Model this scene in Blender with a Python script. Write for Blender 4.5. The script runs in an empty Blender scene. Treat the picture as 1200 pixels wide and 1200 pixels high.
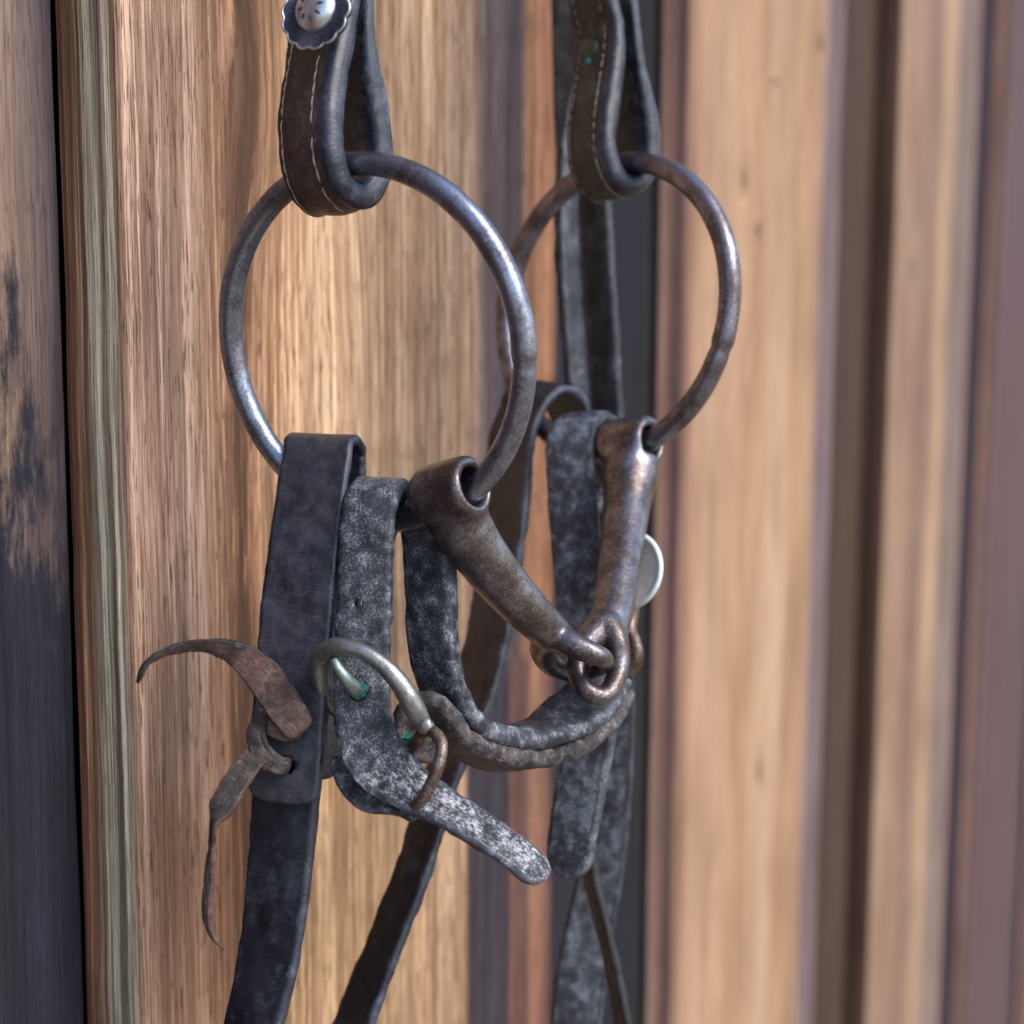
import bpy, bmesh, math, random
from mathutils import Vector, Matrix, noise as mnoise
random.seed(7)
R = math.radians
sc = bpy.context.scene
COL = sc.collection

# ------------------------------------------------------------------ camera
F = 2000.0                      # focal length in pixels of a 1200 px wide frame
CAMZ = 1.30
yaw, pitch, roll = R(64.4), R(8.2), R(0.29)
# the wall runs along +X, its face at y = 0; the camera stands 0.245 m in front of it
fwd = Vector((math.sin(yaw)*math.cos(pitch), math.cos(yaw)*math.cos(pitch), -math.sin(pitch)))
rgt = fwd.cross(Vector((0, 0, 1))).normalized()
upv = rgt.cross(fwd).normalized()
rgt, upv = (rgt*math.cos(roll) + upv*math.sin(roll)), (upv*math.cos(roll) - rgt*math.sin(roll))
CAM = Vector((0.0, -0.245, CAMZ))
cam = bpy.data.cameras.new('camera'); cam_o = bpy.data.objects.new('camera', cam); COL.objects.link(cam_o)
M = Matrix((rgt, upv, -fwd)).transposed().to_4x4(); M.translation = CAM
cam_o.matrix_world = M
cam.sensor_width = 36.0; cam.lens = 36.0*F/1200.0
cam.clip_start = 0.01; cam.clip_end = 500
cam.dof.use_dof = True; cam.dof.focus_distance = 0.378; cam.dof.aperture_fstop = 12.5
sc.camera = cam_o

# ------------------------------------------------------------------ light
world = bpy.data.worlds.new('World'); sc.world = world; world.use_nodes = True
wn = world.node_tree.nodes; wl = world.node_tree.links
bg = wn.get('Background') or wn.new('ShaderNodeBackground')
sky = wn.new('ShaderNodeTexSky'); sky.sky_type = 'NISHITA'; sky.sun_disc = False
SUN_EL, SUN_AZ = R(44), R(-92)      # direction towards the sun: azimuth measured from +X towards +Y
sky.sun_elevation = SUN_EL
sky.sun_rotation = R(90) - SUN_AZ
sky.air_density = 1.0; sky.dust_density = 2.0; sky.ozone_density = 1.0
wl.new(sky.outputs[0], bg.inputs['Color']); bg.inputs['Strength'].default_value = 0.15
sun = bpy.data.lights.new('sun', 'SUN'); sun.energy = 1.45; sun.angle = R(34); sun.color = (1.0, 0.94, 0.86)
sun_o = bpy.data.objects.new('sun', sun); COL.objects.link(sun_o)
sd = Vector((math.cos(SUN_AZ)*math.cos(SUN_EL), math.sin(SUN_AZ)*math.cos(SUN_EL), math.sin(SUN_EL)))
sun_o.rotation_euler = (-sd).to_track_quat('-Z', 'Y').to_euler()
sc.view_settings.view_transform = 'Standard'; sc.view_settings.look = 'None'
sc.view_settings.exposure = 1.08; sc.view_settings.gamma = 1
sc.cycles.use_denoising = True
sc.cycles.max_bounces = 8

# ------------------------------------------------------------------ helpers
def P(px, py, d):
    return CAM + rgt*((px-600)/F*d) + upv*((600-py)/F*d) + fwd*d
def V(a, b, c):                       # a direction: right, up, towards the viewer
    return (rgt*a + upv*b - fwd*c).normalized()
def A(al, lean=0):
    a, l = R(al), R(lean)
    return (math.cos(a)*math.cos(l), math.cos(a)*math.sin(l), math.sin(a))
def S(r, g, b, k=1.0):
    f = lambda c: (c/12.92 if c <= .04045 else ((c+.055)/1.055)**2.4)
    return (f(r/255)*k, f(g/255)*k, f(b/255)*k, 1)

class N:
    def __init__(s, name):
        s.m = bpy.data.materials.new(name); s.m.use_nodes = True
        s.t = s.m.node_tree; s.n = s.t.nodes; s.l = s.t.links
        s.b = s.n.get('Principled BSDF')
    def put(s, sock, v):
        if isinstance(v, bpy.types.NodeSocket): s.l.new(v, sock)
        elif v is not None: sock.default_value = v
    def math(s, op, a, b=None, c=None, clamp=False):
        n = s.n.new('ShaderNodeMath'); n.operation = op; n.use_clamp = clamp
        for i, x in enumerate((a, b, c)): s.put(n.inputs[i], x)
        return n.outputs[0]
    def noise(s, vec, scale=1, detail=3, rough=.55, dist=0):
        n = s.n.new('ShaderNodeTexNoise'); s.put(n.inputs['Vector'], vec)
        n.inputs['Scale'].default_value = scale; n.inputs['Detail'].default_value = detail
        n.inputs['Roughness'].default_value = rough; n.inputs['Distortion'].default_value = dist
        return n.outputs[0]
    def ramp(s, fac, stops, interp='LINEAR'):
        n = s.n.new('ShaderNodeValToRGB'); s.put(n.inputs[0], fac); cr = n.color_ramp; cr.interpolation = interp
        while len(cr.elements) < len(stops): cr.elements.new(0.5)
        for e, (p, c) in zip(cr.elements, stops):
            e.position = p; e.color = c if isinstance(c, tuple) else (c, c, c, 1)
        return n.outputs[0]
    def mix(s, fac, a, b, mode='MIX'):
        n = s.n.new('ShaderNodeMix'); n.data_type = 'RGBA'; n.blend_type = mode
        s.put(n.inputs[0], fac); s.put(n.inputs[6], a); s.put(n.inputs[7], b)
        return n.outputs[2]
    def comb(s, x, y, z=0.0):
        n = s.n.new('ShaderNodeCombineXYZ')
        for i, v in enumerate((x, y, z)): s.put(n.inputs[i], v)
        return n.outputs[0]
    def uv(s):
        n = s.n.new('ShaderNodeUVMap'); q = s.n.new('ShaderNodeSeparateXYZ'); s.l.new(n.outputs[0], q.inputs[0])
        return q.outputs[0], q.outputs[1]
    def obj(s):
        return s.n.new('ShaderNodeTexCoord').outputs['Object']
    def bump(s, h, strength=.4, dist=.001):
        n = s.n.new('ShaderNodeBump'); n.inputs['Strength'].default_value = strength
        n.inputs['Distance'].default_value = dist; s.put(n.inputs['Height'], h)
        s.l.new(n.outputs[0], s.b.inputs['Normal'])
    def out(s, col=None, rough=None, metal=None, spec=None):
        s.put(s.b.inputs['Base Color'], col); s.put(s.b.inputs['Roughness'], rough)
        s.put(s.b.inputs['Metallic'], metal); s.put(s.b.inputs['Specular IOR Level'], spec)
        return s.m

def wood(name, stops, seed=0.0, grain=.55, fine=.5, pores=.6, knots=(), rough=.78, warp=.006, u0=0.0, w=1.0,
         dark=(.10, .055, .035, 1), bump=.5, freq=1.0, light=.35, vmix=None, stain=None, flows=(), blotk=.35, lines=.5, lf=170, tint=(.40, .30, .24, 1)):
    s = N(name); u, v = s.uv()
    wp = s.noise(s.comb(s.math('MULTIPLY', u, 9), s.math('MULTIPLY', v, 2.2), seed), 1, 3)
    wp2 = s.noise(s.comb(s.math('MULTIPLY', u, 60), s.math('MULTIPLY', v, 22), seed+3), 1, 2)
    du = s.math('ADD', s.math('MULTIPLY', s.math('SUBTRACT', wp, .5), warp*2),
                s.math('MULTIPLY', s.math('SUBTRACT', wp2, .5), warp*.35))
    uu = s.math('ADD', u, du)
    kd = None
    for (ku, kv, ru, rv) in flows:      # grain sweeping round a buried knot
        a = s.math('DIVIDE', s.math('SUBTRACT', u, ku), ru); b = s.math('DIVIDE', s.math('SUBTRACT', v, kv), rv)
        e = s.math('EXPONENT', s.math('MULTIPLY', s.math('ADD', s.math('MULTIPLY', a, a), s.math('MULTIPLY', b, b)), -.6))
        uu = s.math('ADD', uu, s.math('MULTIPLY', e, -ru*.9))
    for (ku, kv, ru, rv) in knots:
        a = s.math('DIVIDE', s.math('SUBTRACT', u, ku), ru); b = s.math('DIVIDE', s.math('SUBTRACT', v, kv), rv)
        r2 = s.math('ADD', s.math('MULTIPLY', a, a), s.math('MULTIPLY', b, b))
        e = s.math('EXPONENT', s.math('MULTIPLY', r2, -.45))
        uu = s.math('ADD', uu, s.math('MULTIPLY', s.math('MULTIPLY', a, e), -ru*1.4))
        kk = s.math('EXPONENT', s.math('MULTIPLY', r2, -2.2))
        kd = kk if kd is None else s.math('MAXIMUM', kd, kk)
    macro = s.ramp(s.math('DIVIDE', s.math('SUBTRACT', uu, u0), w), stops)
    if vmix:                           # a second set of colours lower on the board, with a ragged edge
        v0, dv, stops2, slope, dim = vmix
        m2 = s.ramp(s.math('DIVIDE', s.math('SUBTRACT', uu, u0), w), stops2)
        n1 = s.noise(s.comb(s.math('MULTIPLY', uu, 90), s.math('MULTIPLY', v, 26), seed+4), 1, 7, .72)
        vv = s.math('ADD', s.math('ADD', v, s.math('MULTIPLY', s.math('SUBTRACT', u, .143), slope)), s.math('MULTIPLY', s.math('SUBTRACT', n1, .5), dv*6))
        fac = s.math('MULTIPLY', s.math('SUBTRACT', v0, vv), 1/dv, clamp=True)
        macro = s.mix(fac, macro, m2)
    f = freq
    band = s.noise(s.comb(s.math('MULTIPLY', uu, 130*f), s.math('MULTIPLY', v, 1.3), seed+1), 1, 5, .6)
    ring = s.noise(s.comb(s.math('MULTIPLY', uu, 620*f), s.math('MULTIPLY', v, 9), seed+2), 1, 4, .6)
    fib = s.noise(s.comb(s.math('MULTIPLY', uu, 2000*f), s.math('MULTIPLY', v, 42), seed+5), 1, 4, .65)
    por = s.noise(s.comb(s.math('MULTIPLY', uu, 1900*f), s.math('MULTIPLY', v, 120), seed+7), 1, 2, .5)
    blot = s.noise(s.comb(s.math('MULTIPLY', u, 38), s.math('MULTIPLY', v, 11), seed+9), 1, 4, .6)
    c = macro
    deep = s.mix(1.0, macro, tint, 'MULTIPLY'); pale = s.mix(1.0, macro, (1.32, 1.28, 1.22, 1), 'MULTIPLY')
    c = s.mix(s.math('MULTIPLY', s.ramp(band, [(.42, 1.0), (.56, 0.0)]), grain), c, deep)
    c = s.mix(s.math('MULTIPLY', s.ramp(ring, [(.38, 1.0), (.52, 0.0)]), grain*.8), c, deep)
    c = s.mix(s.math('MULTIPLY', s.ramp(ring, [(.52, 0.0), (.68, 1.0)]), min(1, light*2)), c, pale)
    ln = s.noise(s.comb(s.math('MULTIPLY', uu, lf), s.math('MULTIPLY', v, 1.6), seed+6), 1, 3, .55)   # growth ring lines
    ln = s.math('ABSOLUTE', s.math('SUBTRACT', s.math('FRACT', s.math('MULTIPLY', ln, 9)), .5))
    lnw = s.math('MULTIPLY', s.ramp(ln, [(0, 1.0), (.16, 0.0)]), s.ramp(blot, [(.35, .35), (.6, 1.0)]))
    c = s.mix(s.math('MULTIPLY', lnw, lines), c, deep)
    c = s.mix(s.math('MULTIPLY', s.ramp(fib, [(.40, 1.0), (.50, 0.0)]), fine), c, deep)
    c = s.mix(s.math('MULTIPLY', s.ramp(por, [(.33, 1.0), (.41, 0.0)]), pores), c, s.mix(1.0, macro, (.16, .11, .09, 1), 'MULTIPLY'))
    c = s.mix(s.math('MULTIPLY', s.ramp(blot, [(.42, 0.0), (.68, 1.0)]), blotk), c, s.mix(1.0, c, (.58, .52, .5, 1), 'MULTIPLY'))
    for (su, sw, st) in (stain or ()):      # streaky brown stains running with the grain
        d = s.math('DIVIDE', s.math('SUBTRACT', uu, su), sw)
        e = s.math('EXPONENT', s.math('MULTIPLY', s.math('MULTIPLY', d, d), -1.0))
        sn = s.noise(s.comb(s.math('MULTIPLY', uu, 260), s.math('MULTIPLY', v, 16), seed+12+su*50), 1, 5, .65)
        c = s.mix(s.math('MULTIPLY', s.math('MULTIPLY', e, s.ramp(sn, [(.38, 0.0), (.54, 1.0)])), st), c, (.055, .03, .018, 1))
    if kd is not None:
        c = s.mix(s.math('MULTIPLY', kd, .85), c, (.05, .028, .02, 1))
    h = s.math('ADD', s.math('MULTIPLY', ring, .9), s.math('ADD', s.math('MULTIPLY', fib, .6), s.math('MULTIPLY', por, .35)))
    s.bump(h, bump, .0012)
    return s.out(c, rough, 0.0, .25)

def leather(name, base, scuff=.3, scol=(.34, .37, .42, 1), rough=.5, bump=.4, sc_=1.0, red=None, streak=1.0, spec=.5, fine_w=.16, soft_k=.16, squash=1.0, pw=.09):
    s = N(name); o = s.obj(); u, v = s.uv()
    big = s.noise(o, 85*sc_, 5, .62)
    mid_ = s.noise(o, 330*sc_, 4, .65)
    uvv = s.comb(s.math('MULTIPLY', u, 1900*streak), s.math('MULTIPLY', v, 1900), 0)
    fine = s.noise(uvv, 1.0, 5, .72)
    micro = s.noise(o, 4200, 3, .7)
    c = s.mix(s.ramp(s.noise(o, 120*sc_, 4, .6), [(.35, 0.0), (.65, 1.0)]), tuple(x*.55 for x in base[:3])+(1,), tuple(min(1, x*1.5+.004) for x in base[:3])+(1,))
    if red: c = s.mix(s.ramp(s.noise(o, 90, 4, .6), [(.45, 0.0), (.62, 1.0)]), c, red)
    k = s.math('ADD', s.math('MULTIPLY', big, .55), s.math('MULTIPLY', mid_, .45))
    th = .585-.22*scuff
    patch = s.ramp(k, [(th-.05-(pw-.09), 0.0), (th+pw, 1.0)])
    soft = s.math('MULTIPLY', patch, soft_k)
    grit = s.math('MULTIPLY', squash, s.ramp(s.math('ADD', s.math('MULTIPLY', fine, .5), s.math('ADD', s.math('MULTIPLY', micro, .25), s.math('MULTIPLY', mid_, .25))), [(.485, 0.0), (.485+fine_w*.6, 1.0)]))
    m = s.math('MAXIMUM', s.math('MULTIPLY', patch, grit), soft)
    c = s.mix(m, c, scol)
    # long fine scratches
    sr = s.noise(s.comb(s.math('MULTIPLY', u, 160), s.math('MULTIPLY', v, 3200), 5), 1.0, 3, .6, 1.5)
    c = s.mix(s.math('MULTIPLY', s.ramp(sr, [(.64, 0.0), (.72, 1.0)]), .25), c, scol)
    crk = s.noise(s.comb(s.math('MULTIPLY', u, 1500), s.math('MULTIPLY', v, 260), 2), 1.0, 4, .6)
    h = s.math('ADD', s.math('MULTIPLY', fine, .6), s.math('ADD', s.math('MULTIPLY', crk, .7), s.math('MULTIPLY', micro, .3)))
    s.bump(h, bump, .0007)
    rr = s.math('ADD', rough, s.math('MULTIPLY', m, .3))
    return s.out(c, s.math('ADD', rr, s.math('MULTIPLY', s.math('SUBTRACT', mid_, .5), .3)), 0.0, spec)

def metal(name, steel, rust, amt=.5, rough=(.28, .6), scale=1.0, bump=.3, speck=None):
    s = N(name); o = s.obj()
    a = s.noise(o, 120*scale, 5, .65); b = s.noise(o, 1700*scale, 5, .7); g = s.noise(o, 2500, 2, .6)
    k = s.math('ADD', s.math('MULTIPLY', a, .6), s.math('MULTIPLY', b, .4))
    m = s.ramp(k, [(max(0, .62-amt*.3), 0.0), (min(1, .70-amt*.2), 1.0)])   # 1 = bare steel
    m2 = s.math('SUBTRACT', 1.0, m)
    c = s.mix(m2, steel, rust)
    if speck: c = s.mix(s.ramp(b, [(.58, 0.0), (.72, .5)]), c, speck)
    s.bump(s.math('ADD', s.math('MULTIPLY', b, .7), s.math('MULTIPLY', g, .4)), bump, .0004)
    rr = s.math('ADD', rough[0], s.math('MULTIPLY', s.math('ADD', s.math('MULTIPLY', m2, .6), s.math('MULTIPLY', b, .4)), rough[1]-rough[0]))
    return s.out(c, rr, s.math('ADD', .78, s.math('MULTIPLY', m, .2)), .5)

def plain(name, col, rough=.6, metallic=0.0):
    s = N(name); n = s.noise(s.obj(), 400, 3, .6)
    c = s.mix(n, tuple(x*.7 for x in col[:3])+(1,), tuple(min(1, x*1.25) for x in col[:3])+(1,))
    s.bump(n, .3, .0004)
    return s.out(c, rough, metallic)

# ---- object plumbing
def thing(name, label, cat, loc, group=None):
    o = bpy.data.objects.new(name, None); o.empty_display_size = .02; COL.objects.link(o)
    o.location = loc; o['label'] = label; o['category'] = cat
    if group: o['group'] = group
    return o
LOC = {}
def wloc(o):
    return LOC.get(o.name, o.location.copy() if o else Vector())
def mesh_obj(name, verts, faces, mats, parent=None, uvs=None, fmat=None, smooth=True, kind=None, label=None):
    org = Vector()
    if verts:
        for v in verts: org += Vector(v)
        org /= len(verts)
    me = bpy.data.meshes.new(name)
    me.from_pydata([tuple(Vector(v)-org) for v in verts], [], faces)
    for m in (mats if isinstance(mats, (list, tuple)) else [mats]): me.materials.append(m)
    if fmat: me.polygons.foreach_set('material_index', fmat)
    if smooth: me.polygons.foreach_set('use_smooth', [True]*len(me.polygons))
    if uvs:
        lay = me.uv_layers.new(name='UVMap')
        for lp in me.loops: lay.data[lp.index].uv = uvs[lp.vertex_index]
    me.update()
    o = bpy.data.objects.new(name, me); COL.objects.link(o)
    o.location = org
    if parent is not None:
        o.parent = parent; o.location = org - wloc(parent)
    LOC[o.name] = org
    if kind: o['kind'] = kind
    if label: o['label'] = label
    return o

def catmull(pts, step, closed=False):
    """pts: list of tuples of numbers; returns resampled list of tuples at about `step` metres."""
    n = len(pts); out = []
    segs = n if closed else n-1
    for i in range(segs):
        if closed: p0, p1, p2, p3 = pts[(i-1) % n], pts[i], pts[(i+1) % n], pts[(i+2) % n]
        else: p0, p1, p2, p3 = pts[max(i-1, 0)], pts[i], pts[i+1], pts[min(i+2, n-1)]
        d = math.dist(p1[:3], p2[:3]); k = max(1, int(round(d/step)))
        # centripetal-ish tangents
        d0 = max(1e-6, math.dist(p0[:3], p1[:3])); d1 = max(1e-6, d); d2 = max(1e-6, math.dist(p2[:3], p3[:3]))
        m1 = []; m2 = []
        for a, b, c, e in zip(p0, p1, p2, p3):
            if i == 0 and not closed: t1 = (c-b)
            else: t1 = ((b-a)/d0 * d1/(d0+d1) + (c-b)/d1 * d0/(d0+d1))*d1
            if i == segs-1 and not closed: t2 = (c-b)
            else: t2 = ((c-b)/d1 * d2/(d1+d2) + (e-c)/d2 * d1/(d1+d2))*d1
            m1.append(t1); m2.append(t2)
        for j in range(k):
            t = j/k; t2_, t3_ = t*t, t*t*t
            out.append(tuple((2*t3_-3*t2_+1)*b + (t3_-2*t2_+t)*x + (-2*t3_+3*t2_)*c + (t3_-t2_)*y
                             for b, c, x, y in zip(p1, p2, m1, m2)))
    if not closed: out.append(tuple(pts[-1]))
    return out

class Strap:
    """A leather strap swept along a path. pts: (px, py, depth, angle or (r,u,t) width direction, width mm, thickness mm)."""
    def __init__(s, pts, anchor=0, ends=(None, None), step=.0009, wob=.00018, seed=0, crown=.12, wrinkles=()):
        s.wrinkles = wrinkles
        rows = []
        w, t, W = None, None, None
        raw = []
        for p in pts:
            p = tuple(p)
            pos = p[0] if isinstance(p[0], Vector) else P(p[0], p[1], p[2])
            rest = p[1:] if isinstance(p[0], Vector) else p[3:]
            if len(rest) > 0 and rest[0] is not None: W = rest[0]
            if len(rest) > 1 and rest[1] is not None: w = rest[1]/1000
            if len(rest) > 2 and rest[2] is not None: t = rest[2]/1000
            raw.append((pos, W, w, t))
        full = []
        for i, (pos, W, w, t) in enumerate(raw):
            a, b = raw[max(i-1, 0)][0], raw[min(i+1, len(raw)-1)][0]
            T = (b-a).normalized()
            if isinstance(W, (int, float)):
                E = T.cross(fwd).normalized()
                Wd = E*math.cos(R(W)) - fwd*math.sin(R(W))
            else: Wd = V(*W)
            full.append((*pos, *Wd, w, t))
        res = catmull(full, step)
        s.rows = []; L = 0; prev = None
        for i, r in enumerate(res):
            pos = Vector(r[:3]); a = Vector(res[max(i-1, 0)][:3]); b = Vector(res[min(i+1, len(res)-1)][:3])
            T = (b-a).normalized(); Wd = Vector(r[3:6]); Wd = (Wd - T*Wd.dot(T)).normalized()
            Nn = T.cross(Wd).normalized()
            if prev is not None: L += (pos-prev).length
            prev = pos
            s.rows.append([pos - Wd*(anchor*r[6]/2), T, Wd, Nn, r[6], r[7], L])
        s.L = L; s.ends = ends; s.wob = wob; s.seed = seed; s.crown = crown
    def wscale(s, row):
        k = 1.0
        for e, dist in ((s.ends[0], row[6]), (s.ends[1], s.L-row[6])):
            if not e: continue
            h = row[4]/2
            if e == 'round' and dist < h: k = min(k, math.sqrt(max(.002, 1-(1-dist/h)**2)))
            elif e == 'soft' and dist < h*.5: k = min(k, .55+.45*math.sqrt(max(0, 1-(1-dist/(h*.5))**2)))
            elif e == 'point' and dist < h*1.9: q = dist/(h*1.9); k = min(k, .08+.92*math.sin(q*math.pi/2)**.8)
            elif e == 'taper' and dist < h*6: k = min(k, .25+.75*dist/(h*6))
        return k
    def at(s, dist, v, face=1, lift=0.0):
        """point on the strap: distance along, offset v in metres across, face +1/-1"""
        r = min(s.rows, key=lambda q: abs(q[6]-dist))
        return r[0] + r[2]*v + r[3]*(face*(r[5]/2+lift)), r
    def build(s, name, mats, parent, label=None):
        nw = 9
        # outline of the section in (v, n) units: face, edge, face, edge
        verts, faces, uvs, fm = [], [], [], []
        def section(w, t):
            rc = min(t*.48, w*.48); pts = []; hw, ht = w/2, t/2
            for k in range(nw+1):
                q = -1+2*k/nw; x = q*(hw-rc); pts.append((x, ht*(1+s.crown*(1-q*q)-s.crown), 0))
            for k in range(1, 6):
                a = math.pi/2 - math.pi*k/6; pts.append((hw-rc+rc*math.cos(a), ht*(1-s.crown*0)*math.sin(a), 1))
            for k in range(nw+1):
                q = 1-2*k/nw; x = q*(hw-rc); pts.append((x, -ht*(1+s.crown*(1-q*q)-s.crown), 0))
            for k in range(1, 6):
                a = -math.pi/2 - math.pi*k/6; pts.append((-(hw-rc)+rc*math.cos(a), ht*math.sin(a), 1))
            return pts
        m = None
        for ri, r in enumerate(s.rows):
            ks = s.wscale(r); sec = section(max(r[4]*ks, r[5]*.5), r[5]*(1 if ks > .7 else .6+.4*ks/.7))
            m = len(sec)
            for j, (x, y, e) in enumerate(sec):
                p = r[0] + r[2]*x + r[3]*y
                q = Vector((x*260+s.seed*7, r[6]*260, y*300+s.seed))
                nz = mnoise.noise(q) + .5*mnoise.noise(q*2.6)
                for (l0, lw, amp, wl, sk) in s.wrinkles:
                    g_ = math.exp(-((r[6]-l0)/lw)**2)
                    if g_ > .02: p = p - r[3]*(1 if y > 0 else -1)*amp*g_*abs(math.sin(math.pi*(r[6]+sk*x+.0006*mnoise.noise(Vector((x*400, r[6]*150, 3))))/wl))**.6
                p = p + (r[3]*(1 if y > 0 else -1) + r[2]*(.8 if x > 0 else -.8)*e)*nz*s.wob*2
                verts.append(p); uvs.append((r[6], x + (0 if y > 0 else .05)+s.seed*.37))
        # close end caps
        for ri in range(len(s.rows)-1):
            for j in range(m):
                k = (j+1) % m
                a, b, c, d = ri*m+j, ri*m+k, (ri+1)*m+k, (ri+1)*m+j
                faces.append((a, d, c, b))
                fm.append(1 if (nw < j < nw+7-1 or j >= 2*nw+7 or j == nw) else 0)
        faces.append(tuple(range(m))); fm.append(1)
        faces.append(tuple((len(s.rows)-1)*m + j for j in reversed(range(m)))); fm.append(1)
        if not isinstance(mats, (list, tuple)): mats = [mats, mats]
        return mesh_obj(name, verts, faces, list(mats), parent, uvs, fm, True, None, label)

def tube_data(pts, closed=False, seg=18, step=.0008, flat=1.0, wob=0.0):
    """pts (Vector, radius) -> verts, faces"""
    res = catmull([(*p, r) for p, r in pts], step, closed)
    n = len(res); verts, faces = [], []
    T0 = None; U = None
    for i, q in enumerate(res):
        pos = Vector(q[:3])
        if closed: a, b = Vector(res[i-1][:3]), Vector(res[(i+1) % n][:3])
        else: a, b = Vector(res[max(i-1, 0)][:3]), Vector(res[min(i+1, n-1)][:3])
        T = (b-a).normalized()
        if U is None:
            U = T.cross(Vector((.31, .2, .93))).normalized()
        U = (U - T*U.dot(T)).normalized(); Wd = T.cross(U)
        for k in range(seg):
            an = 2*math.pi*k/seg; rr = q[3]
            if wob: rr *= 1+wob*mnoise.noise(pos*300+Vector((math.cos(an), math.sin(an), 0))*.8)
            verts.append(pos + U*(math.cos(an)*rr) + Wd*(math.sin(an)*rr*flat))
    rng = n if closed else n-1
    # closed tubes: match the last ring to the first by nearest rotation
    shift = 0
    if closed:
        best = 1e9
        for sft in range(seg):
            d = (verts[(n-1)*seg] - verts[sft]).length
            if d < best: best, shift = d, sft
    for i in range(rng):
        ni = (i+1) % n
        for k in range(seg):
            k2 = (k+1) % seg
            o1, o2 = (k, k2) if ni else ((k+shift) % seg, (k2+shift) % seg)
            faces.append((i*seg+k, i*seg+k2, ni*seg+o2, ni*seg+o1))
    if not closed:
        faces.append(tuple(reversed(range(seg)))); faces.append(tuple((n-1)*seg+k for k in range(seg)))
    return verts, faces
def tube(name, pts, mat, parent=None, label=None, **kw):
    v, f = tube_data(pts, **kw); return mesh_obj(name, v, f, mat, parent, label=label)
def join(parts):
    V_, F_ = [], []
    for v, f in parts:
        b = len(V_); V_ += v; F_ += [tuple(i+b for i in q) for q in f]
    return V_, F_
def lathe_data(profile, origin, axis, seg=32, closed=True, ref=Vector((0, 0, 1)), mod=None):
    """profile: (radius, height along axis) loop"""
    A = axis.normalized(); U = (ref - A*ref.dot(A)).normalized(); Wd = A.cross(U)
    verts, faces = [], []; m = len(profile)
    for k in range(seg):
        an = 2*math.pi*k/seg
        for (r, h) in profile:
            rr = r if mod is None else mod(r, an)
            verts.append(origin + A*h + (U*math.cos(an)+Wd*math.sin(an))*rr)
    for k in range(seg):
        k2 = (k+1) % seg
        for j in range(m if closed else m-1):
            j2 = (j+1) % m
            faces.append((k*m+j, k*m+j2, k2*m+j2, k2*m+j))
    return verts, faces
def sphere_pts(c, r, A, squash=.5, seg=24, rings=8):
    prof = [(r*math.sin(math.pi/2*i/rings)+1e-6, r*squash*math.cos(math.pi/2*i/rings)) for i in range(rings+1)]
    return prof
def cut(o, centre, axis, r, depth=.02):
    """cut a round hole right through a strap"""
    v, f = lathe_data([(1e-5, -depth), (r, -depth), (r, depth), (1e-5, depth)], centre, axis, 16, False)
    me = bpy.data.meshes.new('hole'); me.from_pydata([tuple(x) for x in v], [], f)
    bm = bmesh.new(); bm.from_mesh(me); bmesh.ops.remove_doubles(bm, verts=bm.verts, dist=.0001)
    bmesh.ops.recalc_face_normals(bm, faces=bm.faces); bm.to_mesh(me); bm.free()
    me.materials.append(o.data.materials[0])
    h = bpy.data.objects.new('hole', me); COL.objects.link(h)
    md = o.modifiers.new('hole', 'BOOLEAN'); md.operation = 'DIFFERENCE'; md.object = h; md.solver = 'EXACT'
    bpy.context.view_layer.update()
    dg = bpy.context.evaluated_depsgraph_get()
    new = bpy.data.meshes.new_from_object(o.evaluated_get(dg))
    o.modifiers.clear(); 
    if len(new.polygons) > 20: o.data = new
    bpy.data.objects.remove(h)
def fuse(o, voxel=.00035, smooth=22):
    md = o.modifiers.new('r', 'REMESH'); md.mode = 'VOXEL'; md.voxel_size = voxel; md.use_smooth_shade = True
    sm = o.modifiers.new('s', 'SMOOTH'); sm.factor = .5; sm.iterations = smooth
    bpy.context.view_layer.update()
    new = bpy.data.meshes.new_from_object(o.evaluated_get(bpy.context.evaluated_depsgraph_get()))
    o.modifiers.clear(); o.data = new
    new.polygons.foreach_set('use_smooth', [True]*len(new.polygons))

def melt(o, org, centre, reach, hole_c, hole_axis, keep, n=160):
    import numpy as np
    me = o.data; k = len(me.vertices); co = np.empty(k*3); me.vertices.foreach_get('co', co); co = co.reshape(-1, 3)
    ed = np.empty(len(me.edges)*2, int); me.edges.foreach_get('vertices', ed); ed = ed.reshape(-1, 2)
    c = np.array(centre-org); hc = np.array(hole_c-org); ax = np.array(hole_axis.normalized())
    w = np.clip(1.25-np.linalg.norm(co-c, axis=1)/reach, 0, 1); w = w*w*(3-2*w)
    d = co-hc; ra = np.linalg.norm(d-np.outer(d@ax, ax), axis=1); w *= np.clip((ra-keep)/.0018, 0, 1)
    deg = np.zeros(k); np.add.at(deg, ed[:, 0], 1); np.add.at(deg, ed[:, 1], 1); deg = np.maximum(deg, 1)
    for _ in range(n):
        a = np.stack([np.bincount(ed[:, 0], co[ed[:, 1], q], k)+np.bincount(ed[:, 1], co[ed[:, 0], q], k) for q in range(3)], 1)/deg[:, None]
        co = co + (w*.6)[:, None]*(a-co)
    me.vertices.foreach_set('co', co.ravel()); me.update()

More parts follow.
